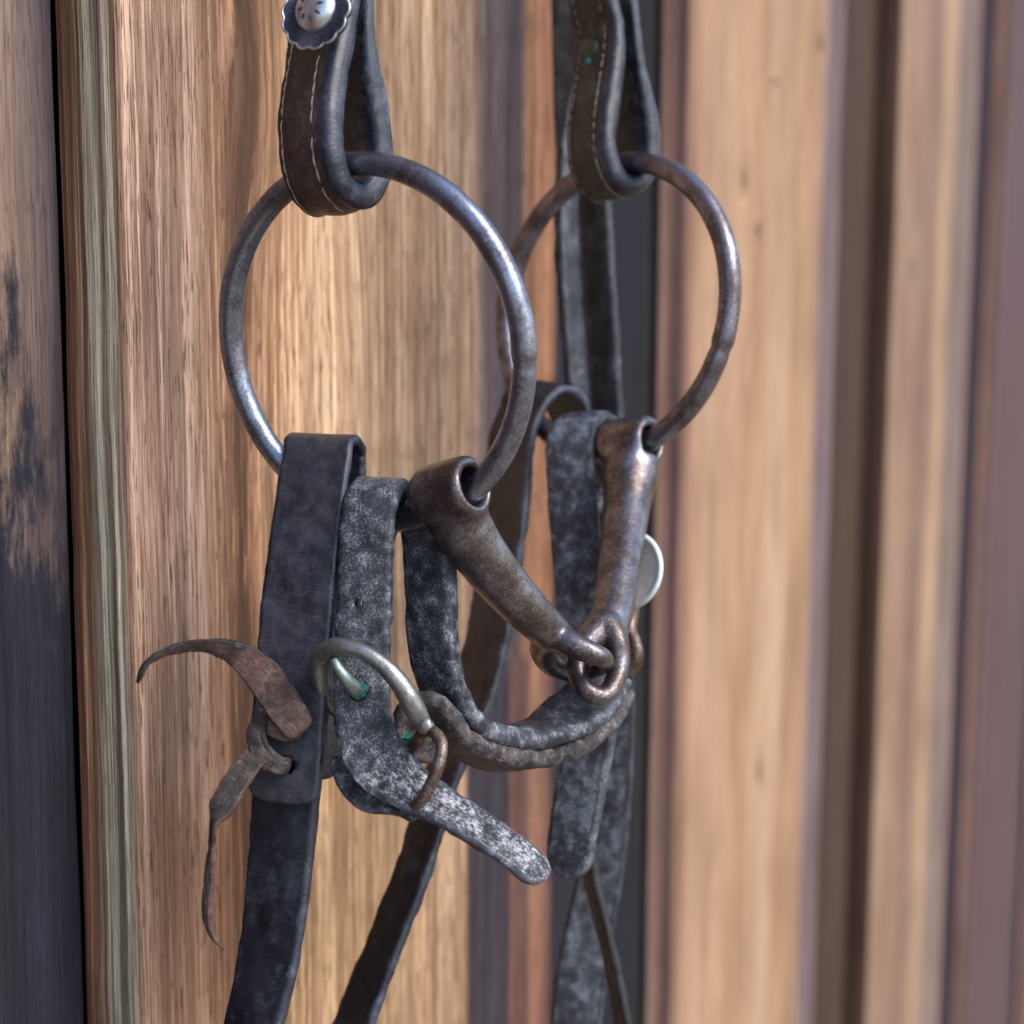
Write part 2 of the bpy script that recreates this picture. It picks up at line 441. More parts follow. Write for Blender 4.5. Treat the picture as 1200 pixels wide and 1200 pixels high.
# ------------------------------------------------------------------ materials
TH = .0163; BW = .238; PITCH = .370; X0 = .309
m_face1 = wood('weathered_pine_face', [(0, S(206, 176, 157)), (.05, S(216, 187, 170)), (.13, S(205, 173, 152)), (.19, S(176, 132, 101)), (.25, S(214, 176, 143)),
    (.36, S(225, 195, 163)), (.52, S(216, 185, 157)), (.66, S(191, 166, 140)), (.735, S(162, 138, 123)), (.75, S(114, 104, 102)), (.80, S(86, 80, 89)), (.875, S(93, 83, 89)), (.89, S(142, 107, 85)), (.94, S(162, 119, 93)), (.98, S(148, 107, 83)), (1, S(93, 60, 49))],
    seed=1.3, grain=.60, fine=.92, pores=.9, bump=1.0, light=.5, tint=(.34, .25, .19, 1), w=BW, stain=((.045, .0075, .95), (.058, .004, .6), (.012, .03, .22), (.118, .012, .35)), flows=((.054, 1.345, .008, .03), (.10, 1.25, .008, .05)), warp=.0035, lines=.75, blotk=.2, vmix=(1.175, .012, [(0, S(201, 170, 150)), (.19, S(154, 113, 83)), (.26, S(195, 161, 125)), (.5, S(208, 177, 140)), (.68, S(189, 161, 134)), (.708, S(174, 146, 122)), (.716, S(66, 60, 72)), (.84, S(54, 52, 67)), (.855, S(123, 90, 81)), (.90, S(97, 76, 77)), (.93, S(154, 115, 95)), (1, S(91, 62, 60))], 0.0, .25))
m_side1 = wood('weathered_edge_grain', [(0, S(112, 74, 60)), (.10, S(196, 146, 113)), (.25, S(183, 154, 125)), (.36, S(136, 110, 95)), (.48, S(215, 211, 188)), (.60, S(193, 188, 167)), (.70, S(122, 105, 95)), (.80, S(218, 209, 186)), (.90, S(183, 171, 151)), (.96, S(117, 94, 80)), (1, S(196, 144, 113))],
    seed=4.1, lines=.85, lf=420, grain=.8, fine=.6, pores=.45, tint=(.26, .21, .20, 1), warp=.0011, u0=-TH, w=TH, dark=S(75, 60, 55), freq=1.6, bump=.7)
m_face2 = wood('honey_pine_face', [(0, S(116, 88, 77)), (.06, S(160, 129, 105)), (.12, S(167, 139, 115)), (.4, S(162, 131, 103)), (.55, S(173, 148, 125)), (.62, S(162, 131, 103)), (.8, S(160, 131, 105)), (.87, S(116, 100, 101)), (.93, S(97, 88, 96)), (1, S(125, 102, 96))],
    seed=8.7, grain=.25, fine=.28, pores=.3, flows=((.10, 1.30, .03, .06), (.15, 1.12, .02, .08)), blotk=.6, knots=((.114, 1.386, .0075, .0042), (.193, 1.412, .008, .006), (.074, 1.339, .006, .008), (.095, 1.317, .007, .006), (.12, 1.05, .006, .010)), w=BW, dark=S(116, 81, 59))
m_side2 = wood('plum_edge_shaded_back', [(0, S(30, 32, 46)), (.20, S(36, 38, 52)), (.27, S(226, 186, 166)), (.55, S(196, 156, 144)), (.72, S(128, 104, 110)), (1, S(168, 132, 110))],
    seed=2.2, light=.1, grain=.4, fine=.3, pores=.3, warp=.001, u0=-TH, w=TH)  # back navy stops paint the recess's shade; pale stops lighten the unlit edge
m_side3 = wood('brown_board_edge', [(0, S(70, 54, 48)), (1, S(112, 90, 76))], seed=6.2, light=.1, grain=.4, fine=.3, pores=.3, warp=.001, u0=-TH, w=TH)
m_face3 = wood('faded_brown_face', [(0, S(145, 122, 103)), (.2, S(142, 117, 100)), (.42, S(123, 101, 89)), (.6, S(170, 144, 118)), (.7, S(138, 118, 105)), (.85, S(110, 101, 102)), (1, S(140, 115, 100))],
    seed=12.5, grain=.3, fine=.3, pores=.3, blotk=.7, knots=((.13, .98, .010, .02), (.05, 1.30, .008, .012)), w=BW)
m_face4 = wood('plum_stained_face', [(0, S(81, 67, 76)), (.4, S(93, 68, 74)), (.7, S(86, 70, 72)), (1, S(85, 67, 74))], seed=15.5, grain=.3, fine=.3, w=BW)
navy = S(34, 34, 47)
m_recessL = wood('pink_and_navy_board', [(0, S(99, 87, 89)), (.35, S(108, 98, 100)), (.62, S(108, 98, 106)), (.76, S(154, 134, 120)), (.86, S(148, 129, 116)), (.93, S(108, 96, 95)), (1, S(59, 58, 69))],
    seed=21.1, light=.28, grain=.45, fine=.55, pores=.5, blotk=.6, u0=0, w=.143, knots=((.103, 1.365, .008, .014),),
    vmix=(1.262, .045, [(0, S(90, 70, 76)), (.45, S(84, 66, 72)), (.66, S(60, 54, 64)), (.73, S(92, 74, 80)), (.79, S(58, 54, 66)), (.84, S(36, 40, 56)), (.92, S(44, 48, 64)), (1, S(22, 26, 42))], 1.6, .55))  # last stops, next to the batten, are painted gap shadow; other navy is stain
m_recess1 = wood('navy_recess_shade', [(0, S(26, 28, 38)), (.5, S(30, 34, 46)), (.8, S(20, 24, 38)), (.93, S(28, 32, 40)), (1, S(62, 64, 58))], seed=24.1, grain=.3, fine=.3, w=.147, dark=(.012, .012, .018, 1), light=.03)  # dark navy base stands in for the shade inside the recess
m_recess2 = wood('dark_brown_board', [(0, S(44, 32, 30)), (.5, S(58, 44, 38)), (1, S(84, 66, 56))], seed=27.7, grain=.35, fine=.3, w=.147, dark=(.05, .035, .03, 1), light=.03)
m_recess3 = wood('dark_plum_board', [(0, S(49, 42, 54)), (1, S(60, 50, 61))], seed=29.7, grain=.3, fine=.3, w=.147, dark=(.03, .025, .03, 1), light=.03)
m_back = plain('gap_dark', (.006, .006, .008, 1), .9)  # near-black colour stands in for the darkness of the open gaps
m_cutback = m_recess2

m_edge = leather('burnished_edge', S(22, 29, 44), .25, S(84, 94, 112), .30, .3, spec=.55)
m_cheek = leather('oxblood_leather', S(27, 18, 20), .50, S(110, 98, 94), .30, .8, red=S(60, 24, 28), spec=.5, fine_w=.25)
m_cheek2 = leather('dark_leather', S(24, 22, 25), .35, S(94, 92, 90), .42, .6, spec=.5)
m_rein = leather('navy_black_leather', S(27, 31, 44), .52, S(112, 112, 122), .33, .6, spec=.4, fine_w=.28, soft_k=.24, squash=.6, pw=.14)
m_rein_low = leather('smooth_black_leather', S(22, 26, 36), .20, S(92, 100, 116), .30, .4, spec=.5, squash=.5)
m_curb = leather('mildewed_leather', S(28, 33, 46), .66, S(160, 168, 182), .45, 1.0, sc_=1.0, spec=.45, fine_w=.16, pw=.17, soft_k=.07)
m_curb_white = leather('flaking_white_leather', S(26, 26, 32), .72, S(184, 188, 198), .5, 1.0, sc_=1.1, spec=.4, streak=.5, fine_w=.10, pw=.13, soft_k=.06)
m_curb_brown = leather('dusty_brown_leather', S(34, 31, 35), .66, S(122, 116, 120), .5, .8, sc_=1.2, spec=.35, fine_w=.14)
m_curb_dark = leather('speckled_black_leather', S(22, 25, 35), .50, S(140, 144, 158), .42, .9, spec=.45, fine_w=.18, pw=.17, soft_k=.07)
m_curb_far = leather('blue_scuffed_leather', S(26, 34, 50), .50, S(150, 166, 186), .36, .9, sc_=.9, spec=.55, fine_w=.2, streak=2.2, soft_k=.10)
m_edge_scuffed = leather('scuffed_edge', S(34, 40, 54), .45, S(150, 156, 168), .40, .8, spec=.5)
m_thong = leather('dry_rawhide_thong', S(74, 62, 60), .55, S(122, 110, 104), .7, 1.0, red=S(92, 60, 58), spec=.2, streak=.3)
m_thong_dark = leather('dark_thong', S(52, 47, 48), .5, S(108, 100, 98), .65, 1.0, spec=.25, streak=.3)
m_slate = leather('slate_leather', S(34, 38, 48), .30, S(100, 106, 118), .5, .4, spec=.4)
m_black = leather('black_leather', S(26, 25, 29), .2, S(74, 72, 76), .5, .4, spec=.35)

m_ring = metal('worn_steel_ring', S(140, 148, 166), S(84, 80, 84), .72, (.24, .42), 1.0, .18, S(170, 178, 194))
m_ring2 = metal('rust_browned_ring', S(132, 132, 146), S(80, 70, 68), .6, (.26, .46), 1.0, .22, S(160, 162, 176))
m_bar = metal('bronzed_iron', S(128, 127, 136), S(76, 66, 63), .58, (.26, .40), 1.0, .16, S(150, 150, 160))
m_buckle = metal('grey_nickel', S(158, 164, 164), S(104, 106, 104), .7, (.30, .45), .8, .2)
m_tongue = metal('verdigris_tongue', S(176, 186, 184), S(96, 130, 124), .75, (.35, .6), 2.0, .3)
m_wire = metal('rusty_wire', S(168, 164, 160), S(92, 74, 66), .45, (.32, .6), 1.5, .4)
m_silver = metal('tarnished_silver', S(206, 212, 224), S(120, 124, 134), .8, (.26, .45), 1.0, .2)
m_silver_dark = metal('blackened_silver', S(120, 130, 150), S(56, 64, 80), .4, (.35, .55), 1.0, .3)
m_bright = plain('silver_sky_tint', S(206, 220, 228), .3, .15)  # pale blue-white base paints in a reflection of the sky
m_verd = plain('verdigris', S(20, 92, 86), .85)
m_stitch = plain('waxed_thread', S(122, 114, 106), .9)
m_black_iron = plain('blackened_engraving', S(34, 38, 46), .6)

# ------------------------------------------------------------------ setting
g = N('packed_earth'); gc = g.mix(g.noise(g.obj(), 6, 6, .6), S(120, 108, 92), S(160, 146, 124)); g.bump(g.noise(g.obj(), 60, 4), .5, .01); g.out(gc, .95)
gnd = mesh_obj('ground', [(-60, -60, 0), (60, -60, 0), (60, 60, 0), (-60, 60, 0)], [(0, 1, 2, 3)], g.m, smooth=False, kind='structure')

wall = thing('plank_wall', 'weathered brown board and batten timber wall with navy stain and painted shade in the recesses behind the hanging tack', 'wall', (X0, .05, 0))
def plank(x0, w, y0, th, mats, fine_dx, sides=True, seed=0, amp=.00028, label=None, z0=.04, z1=2.35):
    """a board with its front at y=y0, weathered ridges in real relief"""
    prof = []
    ns = max(2, int(th/(fine_dx*.5)))
    rc = .0012
    for k in range(ns+1): prof.append((x0, y0+th-(th-rc)*k/ns, -1, 0, -(th-(th-rc)*k/ns), 1))
    prof.append((x0+rc*.3, y0+rc*.3, -.7, -.7, -rc*.3, 1))
    nf = max(4, int(w/fine_dx))
    for k in range(nf+1): prof.append((x0+rc+(w-2*rc)*k/nf, y0, 0, -1, rc+(w-2*rc)*k/nf, 0))
    prof.append((x0+w-rc*.3, y0+rc*.3, .7, -.7, w, 0))
    prof.append((x0+w, y0+rc, 1, 0, w, 0)); prof.append((x0+w, y0+th, 1, 0, w+th, 0))
    zs = [z0]; z = z0
    dz = max(.005, fine_dx*4)
    while z < z1-1e-6:
        z = min(z1, z + (dz if .85 < z < 1.62 else .08)); zs.append(z)
    m = len(prof); verts, uvs, faces, fm = [], [], [], []
    for z in zs:
        for (x, y, nx, ny, u, sd) in prof:
            q = Vector((u*420 + seed*11 + 1.2*mnoise.noise(Vector((u*12, z*3, seed)))*2, z*3.2, seed))
            h = mnoise.noise(q)*.6 + mnoise.noise(Vector((q.x*2.7, q.y*2.5, seed+2)))*.35
            e = mnoise.noise(Vector((z*26, seed, x*5)))*.0006 + mnoise.noise(Vector((z*90, seed+4, x*5)))*.00025
            k = 1.6 if sd else 1.0
            verts.append((x + nx*(h*amp*k + e*(1 if abs(nx) > .5 else 0)), y + ny*h*amp*k, z)); uvs.append((u, z))
    for i in range(len(zs)-1):
        for j in range(m-1):
            faces.append((i*m+j, i*m+j+1, (i+1)*m+j+1, (i+1)*m+j)); fm.append(1 if prof[j][5] and prof[j+1][5] else 0)
    faces.append(tuple(range(m))[::-1]); fm.append(0)
    faces.append(tuple((len(zs)-1)*m+k for k in range(m))); fm.append(0)
    faces.append(tuple(x for i in range(len(zs)) for x in (i*m,))[::-1] + tuple(i*m+m-1 for i in range(len(zs)))); fm.append(0)
    return mesh_obj('plank', verts, faces, mats, wall, uvs, fm, True, None, label)
faces_m = [m_face1, m_face2, m_face3, m_face4, m_face2, m_face3, m_face1, m_face3]
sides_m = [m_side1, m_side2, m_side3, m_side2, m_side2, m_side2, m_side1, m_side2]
labs = ['grey tan board with ridged greenish grey edge', 'honey coloured board with small dark knots', 'faded brown board', 'plum stained board']
for k in range(-3, 8):
    kk = k if k >= 0 else (k % 4)
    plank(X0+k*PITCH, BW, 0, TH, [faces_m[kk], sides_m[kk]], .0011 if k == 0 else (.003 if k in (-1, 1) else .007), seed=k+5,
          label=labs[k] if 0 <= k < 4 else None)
    # the recessed board to the left of this batten
    if k == 0: plank(X0-.132-.012, .1432, TH, .012, [m_recessL, m_recessL], .0015, seed=40, label='recessed board faded pink above and stained navy below, shade painted in beside the batten')
    else:
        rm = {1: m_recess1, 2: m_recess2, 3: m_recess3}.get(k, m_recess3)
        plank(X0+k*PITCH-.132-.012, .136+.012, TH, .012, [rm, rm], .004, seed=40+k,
              label={1: 'recessed board with its shade painted navy', 2: 'recessed dark brown board'}.get(k))
v = [(X0-1.3, TH+.0135, .04), (X0+2.7, TH+.0135, .04), (X0+2.7, TH+.0135, 2.35), (X0-1.3, TH+.0135, 2.35)]
v += [(a, b+.02, c) for a, b, c in v]
mesh_obj('backing_board', v, [(0, 1, 2, 3), (7, 6, 5, 4), (0, 4, 5, 1), (1, 5, 6, 2), (2, 6, 7, 3), (3, 7, 4, 0)], m_back, wall, smooth=False)

# a wooden peg above the frame carries the tack
peg_c = P(600, -640, .418)
pegm = wood('peg_wood', [(0, S(120, 92, 66)), (1, S(140, 108, 80))], seed=3)
peg = tube('wooden_peg', [(Vector((peg_c.x, -.002, peg_c.z-.004)), .010), (Vector((peg_c.x, peg_c.y*.5, peg_c.z)), .010), (Vector((peg_c.x, peg_c.y-.02, peg_c.z+.006)), .009), (Vector((peg_c.x, peg_c.y-.03, peg_c.z+.008)), .005)], pegm, step=.004)
peg['label'] = 'short round wooden peg in the wall above the bridle'; peg['category'] = 'peg'

# ------------------------------------------------------------------ snaffle bit
RR = .0395
dL, dR = .372, .4577
class Ring:
    def __init__(s, cx, cy, d, th, ph, Rm):
        s.c = P(cx, cy, d); a = Vector((math.cos(th), 0, -math.sin(th)))
        n = Vector((math.sin(th)*math.cos(ph), math.sin(ph), math.cos(th)*math.cos(ph))); b = n.cross(a)
        tw = lambda v: rgt*v.x + upv*v.y - fwd*v.z
        s.A = tw(a)*Rm; s.B = tw(b)*Rm
    def pt(s, t): return s.c + s.A*math.cos(t) + s.B*math.sin(t)
    def px(s, p):
        q = p-CAM; d = q.dot(fwd); return 600+q.dot(rgt)/d*F, 600-q.dot(upv)/d*F, d
    def near(s, x, y):
        best = min((math.hypot(s.px(s.pt(t*.01))[0]-x, s.px(s.pt(t*.01))[1]-y), t*.01) for t in range(629))
        return best[1]
ringL = Ring(433.5, 405.2, dL, -.5574, -.2349, .0391)
ringR = Ring(716.6, 360.8, dR, -.7595, .0588, .0391)
bit = thing('snaffle_bit', 'rust-browned loose ring snaffle bit with two joined mouthpiece bars hanging from the cheek straps', 'bridle bit', P(650, 600, .40))
def ring_mesh(rg, r, mat, seam, label):
    t0 = rg.near(*seam); n = 260; pts = []
    for i in range(n):
        a = t0 + 2*math.pi*i/n
        d = min(i, n-i)*2*math.pi/n*RR
        rr = r*(1+.02*math.sin(3*a)+.012*math.sin(7*a+1))
        if i == 0: rr *= 1.0
        elif i < 6: rr *= 1.07-.01*i
        elif i > n-3: rr *= .93
        pts.append((rg.pt(a), rr))
    return tube('ring', pts, mat, bit, label, closed=True, seg=28, step=.0009, wob=.012)
ring_mesh(ringL, .00268, m_ring, (618, 420), 'near ring of worn grey steel')
ring_mesh(ringR, .00285, m_ring2, (851, 405), 'far ring browned with rust')

def eye(c, axis, L, ro, ri):
    h = L/2; b = .0016; n = 5
    prof = []
    def arc(cx, cy, r, a0, a1):
        return [(cx+r*math.cos(a0+(a1-a0)*i/n), cy+r*math.sin(a0+(a1-a0)*i/n)) for i in range(n+1)]
    prof += arc(ro-b*1.2, h-b*1.2, b*1.2, 0, math.pi/2) + arc(ri+b, h-b, b, math.pi/2, math.pi)
    prof += arc(ri+b, -h+b, b, math.pi, 1.5*math.pi) + arc(ro-b*2, -h+b*2, b*2, 1.5*math.pi, 2*math.pi)
    return lathe_data(prof, c, axis, 40)
def ptsr(l, k=1.0):
    return [(P(x, y, d), r*d/F*k) for (x, y, d, r) in l]
eL = eye(P(526, 577, .3700), V(.80, .20, .57), .0150, .0070, .0042)
shaftL = tube_data(ptsr([(530, 604, .3713, 33), (540, 616, .3725, 37), (556, 640, .3750, 34), (585, 678, .380, 30), (620, 717, .3855, 26), (648, 742, .3915, 22), (664, 753, .394, 17)]), seg=28, step=.001)
loopL = tube_data(ptsr([(650, 746, .391, 17), (676, 758, .388, 15.5), (698, 767, .388, 13), (708, 774, .395, 11.5), (698, 783, .404, 11), (673, 789, .407, 11), (649, 781, .405, 13), (636, 760, .399, 16)]), closed=True, seg=20, step=.0008)
filL = [tube_data(ptsr([(500, 600, .3735, 10), (512, 606, .3725, 16), (552, 608, .3695, 15), (562, 606, .3690, 10)]), seg=20), tube_data(ptsr([(512, 616, .3735, 14), (525, 624, .3730, 24), (550, 622, .3715, 24), (566, 618, .3705, 14)]), seg=20)]
v_, f_ = join([eL, shaftL, loopL] + filL)
barL = mesh_obj('mouthpiece_bar', v_, f_, m_bar, bit, label='near bar, ending in a flat loop'); fuse(barL)
melt(barL, LOC[barL.name], P(538, 612, .3725), .0125, P(526, 577, .3700), V(.80, .20, .57), .0052)
eR = eye(P(737, 521, .4500), V(.80, .06, .60), .0150, .0072, .0042)
shaftR = tube_data(ptsr([(740, 541, .4480, 33), (739, 552, .4465, 34), (736, 578, .4430, 30), (731, 620, .434, 26.5), (725, 670, .422, 25), (719, 712, .413, 24.5), (713, 735, .408, 25), (708, 756, .404, 22)]), seg=28, step=.001)
loopR = tube_data(ptsr([(708, 734, .405, 20), (720, 748, .403, 17), (725, 770, .402, 13.5), (722, 795, .400, 12.5), (705, 816, .396, 12), (686, 808, .395, 12), (677, 788, .397, 12.5), (681, 764, .400, 14), (694, 746, .403, 18)]), closed=True, seg=20, step=.0008)
filR = [tube_data(ptsr([(708, 548, .4520, 9), (718, 554, .4510, 14), (756, 552, .4470, 14), (764, 546, .4460, 8)]), seg=20), tube_data(ptsr([(714, 566, .4495, 12), (724, 572, .4480, 20), (752, 570, .4450, 20), (762, 562, .4440, 10)]), seg=20)]
v_, f_ = join([eR, shaftR, loopR] + filR)
barR = mesh_obj('mouthpiece_bar', v_, f_, m_bar, bit, label='far bar, ending in an upright loop'); fuse(barR)
melt(barR, LOC[barR.name], P(738, 552, .4470), .0125, P(737, 521, .4500), V(.80, .06, .60), .0052)

# ------------------------------------------------------------------ headstall: two cheek straps, stitched loops
head = thing('headstall', 'pair of dark stitched leather cheek straps looped over the two bit rings', 'bridle', P(600, -300, .42))
dxl = .00022
d0 = .3556
def cl(x, y, W=None, w=None, t=None): return (x, y, d0+(x-397)*dxl, W, w, t)
WL = (.766, 0, .643); WT = (.80, 0, .60)
cheekL = Strap([cl(437, -150, WT, 17, 2.2), cl(437, -90, WT, 17, 2.6), cl(436, 0, WT, 17, 3.4), cl(437, 43, WT, 17, 4.4), cl(443, 87, WL, 17, 6), cl(451, 130, WL, 17, 7), cl(455, 173, WL, 17, 7),
                cl(454, 198), cl(444, 221), cl(426, 228), cl(411, 216), cl(401, 190), cl(397, 150, WL, 17, 7.2), cl(399, 110, WL, 17, 7.2), cl(405, 70, WL, 17, 7), cl(413, 35, WT, 17.5, 6.4), cl(418, 0, WT, 18, 5.6),
                cl(421, -90, WT, 18, 4.2), (430, -300, .38, (.9, 0, .4), 18, 3.2), (520, -560, .405, (.9, 0, .4), 18, 3.2), (600, -690, .418, (.9, 0, .4), 18, 3.2)],
               anchor=1, wob=.0001, seed=1, crown=.25)
def arc_at(st, px, py, lo=0, hi=1e9):
    def d(r):
        q = r[0]+r[2]*(r[4]/2)-CAM; dd = q.dot(fwd); return math.hypot(600+q.dot(rgt)/dd*F-px, 600-q.dot(upv)/dd*F-py)
    return min((r for r in st.rows if lo <= r[6] <= hi), key=d)[6]
cheekL.wrinkles = ((arc_at(cheekL, 412, 222), .004, .00025, .0016, .3),)
cs = cheekL.build('cheek_strap', [m_cheek, m_edge], head, 'near strap, oxblood leather with white stitching and a silver concho')
d1 = .4482
def cr(x, y, W=None, w=None, t=None): return (x, y, d1+(x-721)*.00019, W, w, t)
X64 = (.64, 0, .77)
cheekR = Strap([cr(747, -150, X64, 16, 3), cr(746, -60, X64, 16, 3.2), cr(745, 0, X64, 16.5, 3.6), cr(749, 33, X64, 16.5, 3.8), cr(753, 67, X64, 16.5, 4), cr(759, 100, X64, 16.5, 5), cr(767, 133, X64, 16.5, 6.6), cr(770, 165), cr(766, 195),
                cr(754, 212), cr(740, 214), cr(728, 202), cr(720, 180), cr(718, 160), cr(720, 133, X64, 16.5, 7), cr(725, 100, X64, 16.5, 7), cr(729, 67, X64, 16.5, 6.6), cr(729, 33, X64, 16.5, 5.2), cr(722, 0, X64, 16.5, 5), cr(712, -40, X64, 16.5, 4),
                (700, -120, .452, X64, 16, 3.4), (680, -300, .44, (.8, 0, .6), 18, 3.2), (640, -560, .425, (.9, 0, .4), 18, 3.2), (600, -690, .418, (.9, 0, .4), 18, 3.2)],
               anchor=1, wob=.0001, seed=2, crown=.25)
cs2 = cheekR.build('cheek_strap', [m_cheek2, m_edge], head, 'far strap, near-black leather with pale stitching and a green stud')
def stitches(st, s0, s1, vs, face, parent, mat, L=.0023, gap=.0004, r=.0002):
    parts = []
    for v0 in vs:
        s_ = s0
        while s_ < s1:
            a, ra = st.at(s_, v0, face, .00012); b, rb = st.at(s_+L*.5, v0+random.uniform(-.0001, .0001), face, .0003); c, rc = st.at(s_+L, v0, face, .00008)
            j = random.uniform(.7, 1.2)
            if random.random() > .05: parts.append(tube_data([(a, r*.5), (b, r*j), (c, r*.5)], seg=6, step=.0007))
            s_ += L+gap+random.uniform(-.0002, .0003)
    v, f = join(parts); o = mesh_obj('stitching', v, f, mat, parent, kind='stuff'); return o
# arc length at the turn of each loop
def arc_at(st, px, py, lo=0, hi=1e9):
    def d(r):
        q = r[0]+r[2]*(r[4]/2)-CAM; dd = q.dot(fwd); return math.hypot(600+q.dot(rgt)/dd*F-px, 600-q.dot(upv)/dd*F-py)
    return min((r for r in st.rows if lo <= r[6] <= hi), key=d)[6]
mid = arc_at(cheekL, 426, 228); topL = arc_at(cheekL, 421, -60, mid)
def facing(st, s_):
    r = min(st.rows, key=lambda q: abs(q[6]-s_)); return 1 if r[3].dot(CAM-r[0]) > 0 else -1
fL = facing(cheekL, arc_at(cheekL, 397, 150, mid))
stitches(cheekL, mid+.001, topL, (-.0049, .0042), fL, cs, m_stitch)
midR = arc_at(cheekR, 747, 214); topR = arc_at(cheekR, 716, -30, midR)
fR = facing(cheekR, arc_at(cheekR, 718, 160, midR))
stitches(cheekR, midR+.001, topR, (-.0050, .0046), fR, cs2, m_stitch, r=.00018)

def concho(c, nrm, r, parent):
    A = nrm.normalized()
    def mod(rr, an):
        q = abs(math.sin(an*7+.4))**.6
        return rr*(1-.085*(1-q)*(1 if rr > r*.8 else 0))
    v, f = lathe_data([(1e-5, -.0006), (r, -.0006), (r*1.0, .0002), (r*.965, .0005), (r*.93, .0002), (r*.6, .0004), (1e-5, .0006)], c, A, 140, False, mod=mod)
    pl = mesh_obj('concho', v, f, m_silver_dark, parent, label='scalloped flower-edged silver disc with a domed centre')
    rim = []
    for i in range(140):
        an = 2*math.pi*i/140; U = (Vector((0, 0, 1))-A*A.z).normalized(); Wd = A.cross(U)
        rr = mod(r*.985, an); rim.append((c + (U*math.cos(an)+Wd*math.sin(an))*rr + A*.0003, .00030))
    tube('rim', rim, m_silver, pl, closed=True, seg=8, step=.0006)
    rd = r*.56
    prof = [(rd, -.0002), (rd*1.02, .0004)] + [(rd*math.cos(math.pi/2*i/9), .0004+rd*.50*math.sin(math.pi/2*i/9)) for i in range(1, 9)] + [(1e-5, .0004+rd*.50)]
    v, f = lathe_data(prof, c, A, 48, False)
    dm = mesh_obj('dome', v, f, m_silver, pl)
    U = (Vector((0, 0, 1))-A*A.z).normalized(); Wd = A.cross(U); parts = []
    for k in range(8):                   # petal shaped punch marks round the dome
        an = math.pi*2*k/8+.2; D = U*math.cos(an)+Wd*math.sin(an)
        def on(q): return c + D*(rd*math.sin(q)) + A*(.0004+rd*.50*math.cos(q)-.00008)
        parts.append(tube_data([(on(.34), .00008), (on(.52), .00034), (on(.74), .00012)], seg=8, step=.0004))
    v, f = join(parts); mesh_obj('engraving', v, f, m_black_iron, pl, kind='stuff')
    return pl
pc, rc_ = cheekL.at(arc_at(cheekL, 419, 14, mid), -.0006, fL, .0008)
nrm = rc_[3]*fL
concho(P(371, 12, .3543), (nrm*.6+V(-.25, .0, 1)*.4), .0086, cs)
# green stud on the far cheek
pc, rr_ = cheekR.at(arc_at(cheekR, 729, 48, midR), -.0015, fR, 0)
v, f = lathe_data([(.0032, -.001), (.0032, .0002), (.0024, .0007), (1e-5, .0013)], pc, rr_[3]*fR, 24, False)
mesh_obj('stud', v, f, plain('patinated_brass', S(66, 74, 66), .45, .6), cs2)
pc, rr_ = cheekR.at(arc_at(cheekR, 729, 66, midR), -.0015, fR, 0)
v, f = lathe_data([(.0013, -.001), (.0011, .0002), (1e-5, .0004)], pc, rr_[3]*fR, 16, False)
mesh_obj('verdigris_spot', v, f, plain('bright_verdigris', S(22, 110, 112), .7), cs2)

# ------------------------------------------------------------------ near rein, folded over the ring and laced
reinL = thing('rein', 'near broad black rein folded over the near ring and laced with a brown thong', 'rein', P(350, 700, .38), group='leather reins')
W30 = (.87, -.06, .5)
up_ = Strap([(367, 915, .3845, 20, 17.0, 2.6), (374, 850, .3850, 22), (383, 720, .391, 26), (389, 600, .3945, A(27,-5), 17.3, 2.8), (391, 550, .3945, A(28,-5)), (389, 524, .3925, A(28,-5)), (382, 516, .3878, A(28,-5)), (374, 522, .3815, A(28,-5)), (370, 545, .379, A(27,-5), 17.7, 2.8),
             (361, 610, .3765, 24), (350, 700, .374, 20), (343, 780, .3725, 18, 17.5, 2.8), (337, 860, .3715, 18), (332, 941, .371, 16, 17.0, 2.8)], ends=('round', 'soft'), seed=3, wob=.00010)
fold = up_.build('folded_end', [m_rein, m_edge], reinL)
low = Strap([(352, 700, .3790, 16, 16, 2.6), (344, 850, .3765, 16, 16, 2.6), (334, 945, .3755, 18, 16, 3.0), (327, 1030, .375, 24), (315, 1120, .374, 30), (297, 1200, .373, 36, 16, 3.2), (265, 1310, .372, 40), (215, 1500, .372, 40), (190, 1750, .372, 30), (200, 2100, .375, 30)],
            ends=(None, 'soft'), seed=4, step=.0013, wob=.00010)
low.build('rein_strap', [m_rein_low, m_edge], reinL)
cut(fold, P(335, 897, .3695), V(-.3, .1, 1), .0021, .006)
# thong: upper tail, knot, loop, lower tail
th = Strap([(161, 800, .357, 80, 1.2, 1.2), (172, 777, .356, 70, 2.0, 1.2), (200, 762, .356, 55, 3.0, 1.1), (240, 757, .357, 45, 4.0, 1.1), (275, 765, .358, 25, 6, 1.1), (300, 783, .360, 5, 7.5, 1.1), (322, 812, .362, -10, 8.0, 1.2), (340, 838, .3645, -15, 7.6, 1.2), (353, 858, .3665, -15, 7.0, 1.2)],
           ends=('taper', 'soft'), seed=5, step=.0006, wob=.00012)
tg = th.build('lace', [m_thong, m_thong_dark], reinL, 'curled upper tail of the brown thong')
Strap([(350, 846, .3670, -10, 6.5, 1.2), (335, 853, .3655, -20, 6.5, 1.2), (322, 850, .3650, -35, 6.5, 1.3), (314, 838, .3665, -40, 6.0, 1.3), (316, 828, .3685, -40)], ends=('soft', None), seed=6, step=.0005, wob=.0001).build('knot', [m_thong, m_thong_dark], tg)
lp = Strap([(312, 838, .3680, 20, 3.4, 1.6), (303, 850, .3660, 20, 3.8), (302, 868, .3655, 10, 4.2, 1.6), (310, 884, .3655, 0), (323, 895, .3660, -10), (333, 898, .3675, -20, 4.0), (337, 896, .3705, -20, 3.6)], seed=7, step=.0005, wob=.0001)
lp.build('lace_loop', [m_thong_dark, m_thong_dark], tg)
